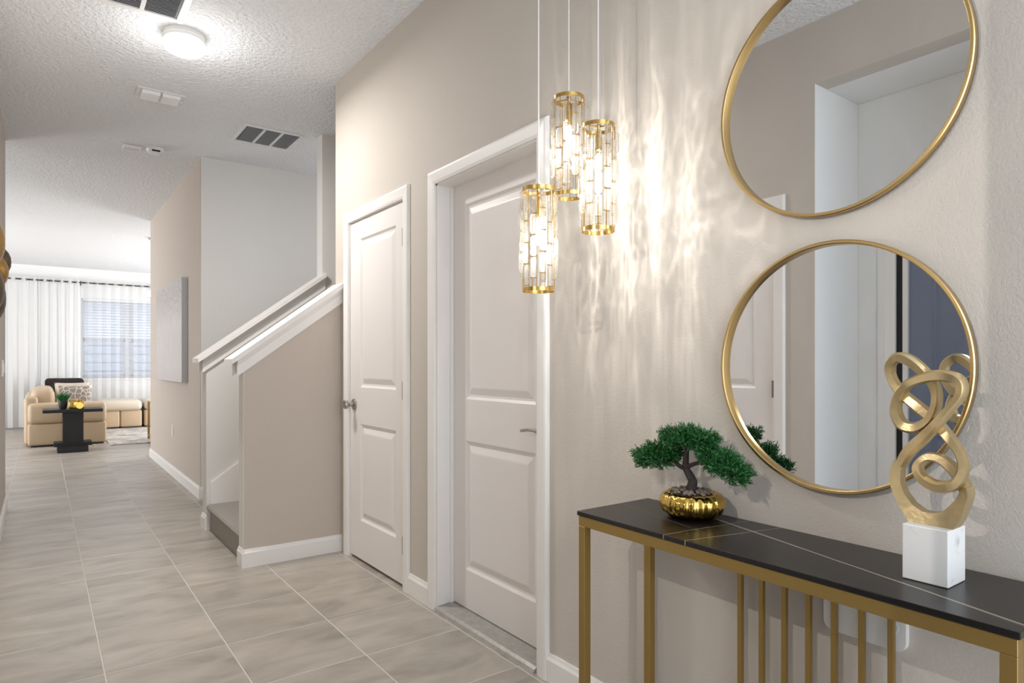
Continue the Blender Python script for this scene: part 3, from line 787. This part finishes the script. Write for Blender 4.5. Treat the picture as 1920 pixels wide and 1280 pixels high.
# supply register : two raised louvre banks
t = thing('supply_register', (.645, 4.87, CH), 'small white supply register with two louvre banks between the two grilles', 'vent')
obj('frame', B(((.505, 4.79, CH - .008), (.79, 4.97, CH - .0005)), bevel=.003, seg=1), 'vent_white', t)
for x0 in (.535, .655):
    bm = bmesh.new()
    for q in range(6):
        y = 4.815 + q * .025
        prism(bm, [(0, -.008), (.003, -.008), (.018, -.026), (.015, -.026)], lambda u, z: Vector((x0, y + u, CH + z)), lambda u, z: Vector((x0 + .105, y + u, CH + z)))
    obj('louvre_bank', bm, 'vent_white', t, kind='stuff')
obj('lever', B(((.772, 4.90, CH - .02), (.778, 4.906, CH - .007))), 'vent_white', t)
# smoke detector and flat alarm box
sm = thing('smoke_detector', (.772, 6.12, CH), 'round white smoke detector on the ceiling before the living room', 'detector')
bm = bmesh.new(); lathe(bm, (.775, 6.13, CH), [(.07, -.0005), (.07, -.012), (.066, -.016), (.060, -.030), (.045, -.040), (.03, -.042), (.028, -.048), (0, -.048)], 32); obj('housing', bm, 'plastic_white', sm, smooth=True)
obj('sensor_slot', B(((.745, 6.068, CH - .036), (.805, 6.078, CH - .024))), 'black_rubber', sm)
al = thing('alarm_box', (.61, 6.19, CH), 'flat rectangular white alarm speaker box beside the smoke detector', 'detector')
obj('housing', B(((.545, 6.13, CH - .018), (.68, 6.25, CH - .0005)), bevel=.004), 'plastic_white', al)
for k in range(6): obj('grille_slot', B(((.565 + k * .017, 6.16, CH - .0195), (.571 + k * .017, 6.22, CH - .0175))), 'vent_slat', al)

# ------------------------------------------------------------------ round mirrors
def mirror(zc, label):
    yc, R = .797, .298
    t = thing('round_mirror', (W, yc, zc - R), label, 'mirror', 'round gold mirrors')
    bm = bmesh.new(); lathe(bm, (W - .002, yc, zc), [(R - .0088, 0), (R - .0088, -.005)], 128, 'X'); obj('glass', bm, 'mirror_glass', t)
    bm = bmesh.new(); pts = [Vector((W - .0005, yc + R * math.cos(a), zc + R * math.sin(a))) for a in [2 * math.pi * q / 128 for q in range(128)]]
    cen = Vector((W, yc, zc))
    def fm(i, tt): 
        rad = (pts[i] - cen); rad.x = 0; return rad.normalized(), Vector((-1, 0, 0))
    ring_sweep(bm, pts, [(-.009, 0), (0, 0), (.001, .002), (.001, .021), (-.001, .023), (-.006, .023), (-.008, .021), (-.009, .010)], True, fm)
    obj('frame', bm, 'mirror_gold', t, smooth=True)
mirror(1.170, 'lower round mirror with thin brushed gold frame above the console')
mirror(1.829, 'upper round gold framed mirror cut by the top of the photo')

# ------------------------------------------------------------------ console table
CT = .764
cx0, cx1, cy0, cy1 = 1.222, 1.512, .347, 1.358
ct = thing('console_table', ((cx0 + cx1) / 2, .85, 0), 'black stone console table on a gold metal frame under the mirrors', 'console table')
obj('table_top', B(((cx0 - .003, cy0 - .004, CT - .012), (cx1, cy1 + .004, CT)), bevel=.0015), 'black_stone', ct)
rt = CT - .0125; rh = .028; t_ = .024
obj('front_rail', B(((cx0, cy0, rt - rh), (cx0 + t_, cy1, rt)), bevel=.001, seg=1), 'gold_frame', ct)
obj('back_rail', B(((cx1 - t_, cy0, rt - rh), (cx1, cy1, rt)), bevel=.001, seg=1), 'gold_frame', ct)
for y in (cy0, cy1 - t_): obj('end_rail', B(((cx0 + t_, y, rt - rh), (cx1 - t_, y + t_, rt))), 'gold_frame', ct)
for x in (cx0, cx1 - t_):
    for y in (cy0, cy1 - t_): obj('leg', B(((x, y, 0.0), (x + t_, y + t_, rt - rh)), bevel=.001, seg=1), 'gold_frame', ct)
for y in (cy0, cy1 - t_): obj('bottom_rail', B(((cx0 + t_, y, .0), (cx1 - t_, y + t_, t_))), 'gold_frame', ct)
obj('bottom_rail', B(((cx1 - t_, cy0 + t_, .06), (cx1, cy1 - t_, .06 + t_))), 'gold_frame', ct)
src = None
for k in range(7):
    y = 1.028 - k * .0627
    if src is None: src = obj('bar', B(((cx1 - .018, y - .006, .083), (cx1 - .006, y + .006, rt - rh))), 'gold_frame', ct); c0 = WL[src.name].copy()
    else: clone(src, c0 + Vector((0, -k * .0627, 0)), ct)

# white wall box behind the console bars
wb = thing('wall_box', (W, .71, .55), 'white plastic wall box with grey clips behind the console bars', 'wall box')
bm = bmesh.new()
def rr(y0, y1, z0, z1, r):
    out = []
    for (cy, cz, a0) in ((y1 - r, z1 - r, 0), (y0 + r, z1 - r, 90), (y0 + r, z0 + r, 180), (y1 - r, z0 + r, 270)):
        out += [(cy + r * math.cos(math.radians(a0 + k * 22.5)), cz + r * math.sin(math.radians(a0 + k * 22.5))) for k in range(5)]
    return out
prism(bm, rr(.628, .81, .548, .722, .022), lambda a, z: Vector((1.513, a, z)), lambda a, z: Vector((W - .0005, a, z)))
obj('cover', bm, 'plastic_white', wb)
for y, z in ((.806, .665), (.692, .655), (.668, .655), (.631, .645)): obj('clip', B(((1.5085, y - .007, z - .018), (1.527, y + .007, z + .018)), bevel=.001, seg=1), 'plastic_grey', wb)
bm = bmesh.new(); lathe(bm, (1.5132, .655, .60), [(.014, 0), (.012, -.001), (0, -.001)], 20, 'X'); obj('logo_dimple', bm, 'vent_white', wb)

# ------------------------------------------------------------------ gold knot sculpture on marble block
bx, by = 1.388, .527
gk = thing('knot_sculpture', (bx, by, CT), 'champagne gold looping knot sculpture on a white marble cube', 'sculpture')
obj('marble_block', B(((bx - .040, by - .0395, CT + .0005), (bx + .040, by + .0395, CT + .106)), bevel=.002), 'marble', gk)
K = .000403
def kp(x, y, dx=0): return Vector((bx + dx, by - (x - 322) * K / .93, CT + .106 + (905 - y) * K))
path = [(188, 640, 0), (222, 570, -.002), (290, 490, -.006), (345, 425, -.014), (395, 345, -.008), (428, 280, 0), (418, 222, .004), (365, 197, .002), (300, 205, -.006), (235, 240, -.014), (188, 300, -.008), (168, 375, 0), (190, 440, .006), (245, 452, .008), (298, 410, .008), (328, 330, .006), (318, 250, .01), (275, 175, .002), (222, 122, -.004), (180, 112, -.006), (143, 150, 0), (145, 215, .006), (185, 285, .010), (250, 345, .008), (315, 410, .012), (375, 485, .010), (428, 565, .004), (443, 635, -.006), (420, 695, -.014), (355, 718, -.016), (292, 692, -.012), (262, 640, -.004), (290, 592, .006), (340, 592, .012), (395, 640, .014), (432, 700, .012), (447, 745, .006)]
pts = catmull([kp(*q) for q in path], 6)
ax = Vector((1, 0, 0))
def kf(i, t):
    b = t.cross(ax).normalized(); return b, ax
npt = len(pts)
def kprof(i):
    w_ = .0098 + .0016 * math.sin(i * .19); d_ = .015
    return [(-w_, -d_ * .55), (-w_ * .55, -d_), (w_ * .7, -d_ * .8), (w_, 0), (w_ * .7, d_ * .8), (-w_ * .55, d_), (-w_, d_ * .55)]
bm = bmesh.new(); ring_sweep(bm, pts, kprof, False, kf)
obj('knot_loop', bm, 'champagne', gk, smooth=True)
outer = [(175, 618), (158, 665), (154, 720), (170, 780), (203, 845), (237, 907), (320, 909), (410, 909), (432, 868), (455, 800), (468, 740), (462, 705)]
inner = [(212, 620), (198, 665), (195, 720), (212, 775), (245, 820), (285, 848), (325, 850), (365, 835), (395, 800), (418, 765), (430, 735), (432, 712)]
bm = bmesh.new(); F = []; Bk = []
for (o_, i_) in zip(outer, inner):
    F.append((bm.verts.new(kp(*o_, -.019)), bm.verts.new(kp(*i_, -.013)))); Bk.append((bm.verts.new(kp(*o_, .019)), bm.verts.new(kp(*i_, .013))))
for i in range(len(F) - 1):
    bm.faces.new((F[i][0], F[i + 1][0], F[i + 1][1], F[i][1])); bm.faces.new((Bk[i][0], Bk[i][1], Bk[i + 1][1], Bk[i + 1][0]))
    bm.faces.new((F[i][0], Bk[i][0], Bk[i + 1][0], F[i + 1][0])); bm.faces.new((F[i][1], F[i + 1][1], Bk[i + 1][1], Bk[i][1]))
for i in (0, -1): bm.faces.new((F[i][0], F[i][1], Bk[i][1], Bk[i][0]))
obj('crescent_base', bm, 'champagne', gk, smooth=True)

# ------------------------------------------------------------------ bonsai
px_, py_ = 1.43, 1.130
bo = thing('bonsai_tree', (px_, py_, CT), 'artificial bonsai tree in a shiny gold fluted bowl on the console', 'plant')
bm = bmesh.new()
def flute(a, k): return 1 + (.05 * (abs(math.sin(a * 11)) - .6) + .012 * math.sin(a * 7 + k * 2) if 0 < k < 8 else 0)
pot = lathe(bm, (px_, py_, CT + .0005), [(.045, 0), (.062, .003), (.077, .014), (.085, .029), (.0865, .040), (.083, .051), (.077, .060), (.066, .066), (.060, .065), (.056, .060), (0, .058)], 120, 'Z', flute)
obj('bowl', bm, 'gold_bright', bo, smooth='all')
bm = bmesh.new(); lathe(bm, (px_, py_, CT + .059), [(.056, 0), (.045, .006), (0, .010)], 32); obj('soil', bm, 'soil', bo, smooth=True)
rnd = random.Random(5)
bm = bmesh.new(); bmesh.ops.create_icosphere(bm, subdivisions=1, radius=.0062)
for v in bm.verts: v.co = Vector((v.co.x * 1.25, v.co.y, v.co.z * .75)) + Vector((px_, py_, CT + .068))
src = obj('pebble', bm, 'pebble', bo, smooth='all')
for k in range(46):
    a = rnd.uniform(0, 6.283); r = .058 * math.sqrt(rnd.uniform(.1, 1))
    c = clone(src, (px_ + r * math.cos(a), py_ + r * math.sin(a), CT + .066 + .006 * (1 - r / .058) + rnd.uniform(0, .003)), bo)
    c.rotation_euler = (rnd.uniform(-.4, .4), rnd.uniform(-.4, .4), rnd.uniform(0, 6)); s = rnd.uniform(.7, 1.3); c.scale = (s, s, s)
def bp(dp, z, dx=0): return Vector((px_ + dx, py_ - dp, CT + z))     # dp metres along -Y (towards the sculpture)
bm = bmesh.new()
trunk = catmull([bp(.0, .060), bp(-.002, .076), bp(.001, .094), bp(-.010, .112), bp(-.022, .130), bp(-.021, .155), bp(-.018, .185), bp(-.012, .205)], 5)
tube(bm, trunk, lambda i: .0155 - .011 * i / len(trunk), 10)
br = catmull([bp(-.021, .126), bp(-.042, .130), bp(-.066, .142), bp(-.10, .148), bp(-.13, .150)], 4); tube(bm, br, lambda i: .0075 - .005 * i / len(br), 8)
br2 = catmull([bp(-.021, .130), bp(-.004, .138), bp(.022, .147), bp(.06, .150), bp(.10, .150)], 4); tube(bm, br2, lambda i: .007 - .0045 * i / len(br2), 8)
obj('trunk', bm, 'bark', bo, smooth='all')
def sprig(bm, p, d, l, rnd):
    d = d.normalized(); s = d.cross(Vector((rnd.uniform(-1, 1), rnd.uniform(-1, 1), rnd.uniform(-1, 1)))).normalized()
    def needle(a, b, wd):
        n_ = (b - a).cross(Vector((rnd.uniform(-1, 1), rnd.uniform(-1, 1), rnd.uniform(-1, 1)))).normalized() * wd
        v = [bm.verts.new(a - n_), bm.verts.new(a + n_), bm.verts.new(b + n_ * .8), bm.verts.new(b - n_ * .8)]; bm.faces.new(v)
    needle(p, p + d * l, .0010)
    for k in range(5):
        q = p + d * l * (.3 + .16 * k); sg = 1 if k % 2 else -1
        needle(q, q + (d * .8 + s * sg * .8).normalized() * l * .42, .0011)
def foliage(c, ex, tilt, n, seed):
    rnd = random.Random(seed); bm = bmesh.new()
    for k in range(n):
        while True:
            u = Vector((rnd.uniform(-1, 1), rnd.uniform(-1, 1), rnd.uniform(-.75, 1)))
            if u.length < 1: break
        p = c + Vector((u.x * ex[0], u.y * ex[1], u.z * ex[2] + u.y * tilt))
        lump = 1 + .15 * math.sin(u.y * 9 + seed)
        p.z += .008 * math.sin(u.y * 8 + seed) + .006 * math.sin(u.x * 9)
        d = Vector((u.x, u.y, u.z * .7 + .35)) + Vector((rnd.gauss(0, .35), rnd.gauss(0, .35), rnd.gauss(0, .25)))
        sprig(bm, p, d, rnd.uniform(.012, .02) * lump, rnd)
    obj('foliage', bm, 'bonsai_green', bo, kind='stuff')
foliage(bp(-.122, .148), (.042, .074, .025), -.012, 1100, 1)
foliage(bp(-.012, .207), (.048, .084, .017), 0, 1200, 2)
foliage(bp(.096, .152, .003), (.041, .070, .027), .028, 1100, 3)

# ------------------------------------------------------------------ crystal pendants
HP, RP = .305, .0465
bm = bmesh.new()   # one crystal bar: faceted long drop, local origin at its middle, outward = +X
def crystal_mesh():
    bm = bmesh.new()
    l, wd, th = .0285, .0092, .010
    ringz = [(-l, .55), (-l + .006, 1), (l - .006, 1), (l, .55)]
    rows = []
    for z, s in ringz:
        rows.append([bm.verts.new((x, y * s, z)) for x, y in ((0, -wd), (0, wd), (th * .55 * s, wd), (th * s, wd * .45), (th * s, -wd * .45), (th * .55 * s, -wd))])
    for i in range(3):
        for j in range(6): bm.faces.new((rows[i][j], rows[i][(j + 1) % 6], rows[i + 1][(j + 1) % 6], rows[i + 1][j]))
    bm.faces.new(rows[0][::-1]); bm.faces.new(rows[-1])
    bmesh.ops.recalc_face_normals(bm, faces=bm.faces)
    me = bpy.data.meshes.new('crystal'); bm.to_mesh(me); bm.free(); me.materials.append(M['crystal']); return me
CME = crystal_mesh()
def streak_noise(L, seed):
    # noise in the lamp strength paints upright streaks by direction, imitating crystal caustics
    L.use_nodes = True; nt = L.node_tree; em = nt.nodes['Emission']
    g = N(nt, 'ShaderNodeNewGeometry'); sp = N(nt, 'ShaderNodeSeparateXYZ'); nt.links.new(g.outputs['Incoming'], sp.inputs[0])
    at = N(nt, 'ShaderNodeMath', operation='ARCTAN2'); nt.links.new(sp.outputs[1], at.inputs[0]); nt.links.new(sp.outputs[0], at.inputs[1])
    cb = N(nt, 'ShaderNodeCombineXYZ'); cb.inputs[2].default_value = seed * 3.7
    m1 = N(nt, 'ShaderNodeMath', operation='MULTIPLY'); m1.inputs[1].default_value = 5.5; nt.links.new(at.outputs[0], m1.inputs[0]); nt.links.new(m1.outputs[0], cb.inputs[0])
    m2 = N(nt, 'ShaderNodeMath', operation='MULTIPLY'); m2.inputs[1].default_value = 1.5; nt.links.new(sp.outputs[2], m2.inputs[0]); nt.links.new(m2.outputs[0], cb.inputs[1])
    tot = None
    for sc_n, amp in ((1.0, 1.0), (1.9, .8)):
        nz = N(nt, 'ShaderNodeTexNoise', i_Scale=sc_n, i_Detail=1.0); nt.links.new(cb.outputs[0], nz.inputs['Vector'])
        a = N(nt, 'ShaderNodeMath', operation='SUBTRACT'); a.inputs[1].default_value = .5; nt.links.new(nz.outputs['Fac'], a.inputs[0])
        b = N(nt, 'ShaderNodeMath', operation='ABSOLUTE'); nt.links.new(a.outputs[0], b.inputs[0])
        r = N(nt, 'ShaderNodeMapRange'); r.inputs['From Max'].default_value = .045; r.inputs['To Min'].default_value = amp; r.inputs['To Max'].default_value = 0
        r.interpolation_type = 'SMOOTHSTEP'; nt.links.new(b.outputs[0], r.inputs['Value'])
        if tot is None: tot = r.outputs[0]
        else:
            ad = N(nt, 'ShaderNodeMath', operation='ADD'); nt.links.new(tot, ad.inputs[0]); nt.links.new(r.outputs[0], ad.inputs[1]); tot = ad.outputs[0]
    f = N(nt, 'ShaderNodeMath', operation='MULTIPLY_ADD'); f.inputs[1].default_value = 1.1; f.inputs[2].default_value = .55
    nt.links.new(tot, f.inputs[0]); nt.links.new(f.outputs[0], em.inputs['Strength'])
def pendant(x, y, ztp, label, seed, power):
    rnd = random.Random(seed)
    t = thing('crystal_pendant', (x, y, ztp - HP), label, 'pendant light', 'crystal pendant lights')
    zb = ztp - HP
    for nm, z in (('top_ring', ztp - .011), ('bottom_ring', zb)):
        bm = bmesh.new(); lathe(bm, (x, y, z), [(RP - .0012, 0), (RP + .0012, 0), (RP + .0012, .011), (RP - .0012, .011), (RP - .0012, 0)], 48, caps=False)
        if nm == 'top_ring':
            for k in range(3):
                a = 2.1 * k + seed; tube(bm, [(x, y, z + .006), (x + RP * math.cos(a), y + RP * math.sin(a), z + .006)], .002, 6)
        obj(nm, bm, 'gold_ring', t, smooth=True)
    n = 12
    bm = bmesh.new()
    for k in range(n):
        a = 2 * math.pi * (k + .5) / n; ca, sa = math.cos(a), math.sin(a)
        tube(bm, [(x + RP * ca, y + RP * sa, zb + .005), (x + RP * ca, y + RP * sa, ztp - .005)], .0011, 5)
    obj('frame_rods', bm, 'gold_ring', t, kind='stuff')
    bk = bmesh.new()
    for k in range(n):
        a = 2 * math.pi * k / n + .1 * seed; off = (k % 3) * .019 + rnd.uniform(-.003, .003)
        for q in range(4):
            z = zb + .045 + off + q * .062
            if z > ztp - .026: continue
            c = bpy.data.objects.new('crystal', CME); COL.objects.link(c); c.parent = t
            r = RP + (.0025 if (k + q) % 2 else -.001)
            c.location = (r * math.cos(a), r * math.sin(a), z - zb); c.rotation_euler = (0, 0, a)
            WL[c.name] = Vector((x, y, z))
            ca, sa = math.cos(a), math.sin(a); rb = r + .001
            tube(bk, [(x + rb * ca - .010 * sa, y + rb * sa + .010 * ca, z - .030), (x + rb * ca + .010 * sa, y + rb * sa - .010 * ca, z - .030)], .0012, 4)
    obj('crystal_brackets', bk, 'gold_ring', t, kind='stuff')
    bm = bmesh.new(); lathe(bm, (x, y, ztp - .085), [(.008, .06), (.011, .05), (.011, .0), (.009, -.002), (0, -.002)], 16)
    tube(bm, [(x, y, ztp - .03), (x, y, ztp + .004)], .005, 8); obj('socket', bm, 'gold_ring', t, smooth=True)
    bm = bmesh.new(); lathe(bm, (x, y, ztp - .165), [(0, -.004), (.007, 0), (.0085, .01), (.0085, .065), (.006, .078)], 16); obj('bulb', bm, 'bulb_glow', t, smooth=True)
    bm = bmesh.new(); lathe(bm, (x, y, ztp + .0), [(.009, 0), (.008, .012), (.004, .02)], 12); tube(bm, [(x, y, ztp + .015), (x, y, CH - .02)], .0022, 6); obj('cord', bm, 'cord_clear', t, smooth=True)
    bm = bmesh.new(); lathe(bm, (x, y, CH - .022), [(.03, 0), (.03, .0215)], 24); obj('canopy', bm, 'gold_ring', t, smooth=True)
    L = bpy.data.lights.new('pendant_bulb', 'POINT'); L.energy = power; L.shadow_soft_size = .006; L.color = (1, .96, .90)
    streak_noise(L, seed)
    o = bpy.data.objects.new('pendant_bulb', L); COL.objects.link(o); o.parent = t; o.location = (0, 0, HP - .19)
pendant(1.1855, 1.493, 1.694, 'lowest of the three crystal pendants, hanging before the door casing', 1, 2.0)
pendant(1.307, 1.497, 1.992, 'highest of the three crystal pendants, middle cord', 2, 2.0)
pendant(1.289, 1.349, 1.859, 'crystal pendant nearest the mirrors with streaks of light beside it', 3, 2.0)

# spotlight added on the nook's end wall, unseen; throws the mirror wall's light edge
sc_ = thing('added_spotlight', (-.53, .74, 1.85), 'unseen added spotlight on the end wall of the front door nook', 'lamp')
bm = bmesh.new(); lathe(bm, (-.56, .7405, 1.85), [(.025, 0), (.025, .006), (.008, .008), (.006, .03)], 20, 'Y'); obj('back_plate', bm, 'nickel', sc_, smooth=True)
bm = bmesh.new(); lathe(bm, (-.59, .779, 1.85), [(.0, 0), (.02, .0), (.022, .07), (.020, .07), (.018, .004), (0, .004)], 20, 'X'); obj('lamp_head', bm, 'nickel', sc_, smooth=True)
L = bpy.data.lights.new('added_spot', 'SPOT'); L.energy = 27; L.shadow_soft_size = .0015; L.color = (1, .94, .87); L.spot_size = math.radians(75); L.spot_blend = 1.0
o = bpy.data.objects.new('added_spot', L); COL.objects.link(o); o.parent = sc_; o.location = Vector((-.50, .779, 1.85)) - Vector((-.53, .74, 1.85))
o.rotation_euler = Vector((2.03, .15, -.45)).to_track_quat('-Z', 'Y').to_euler()
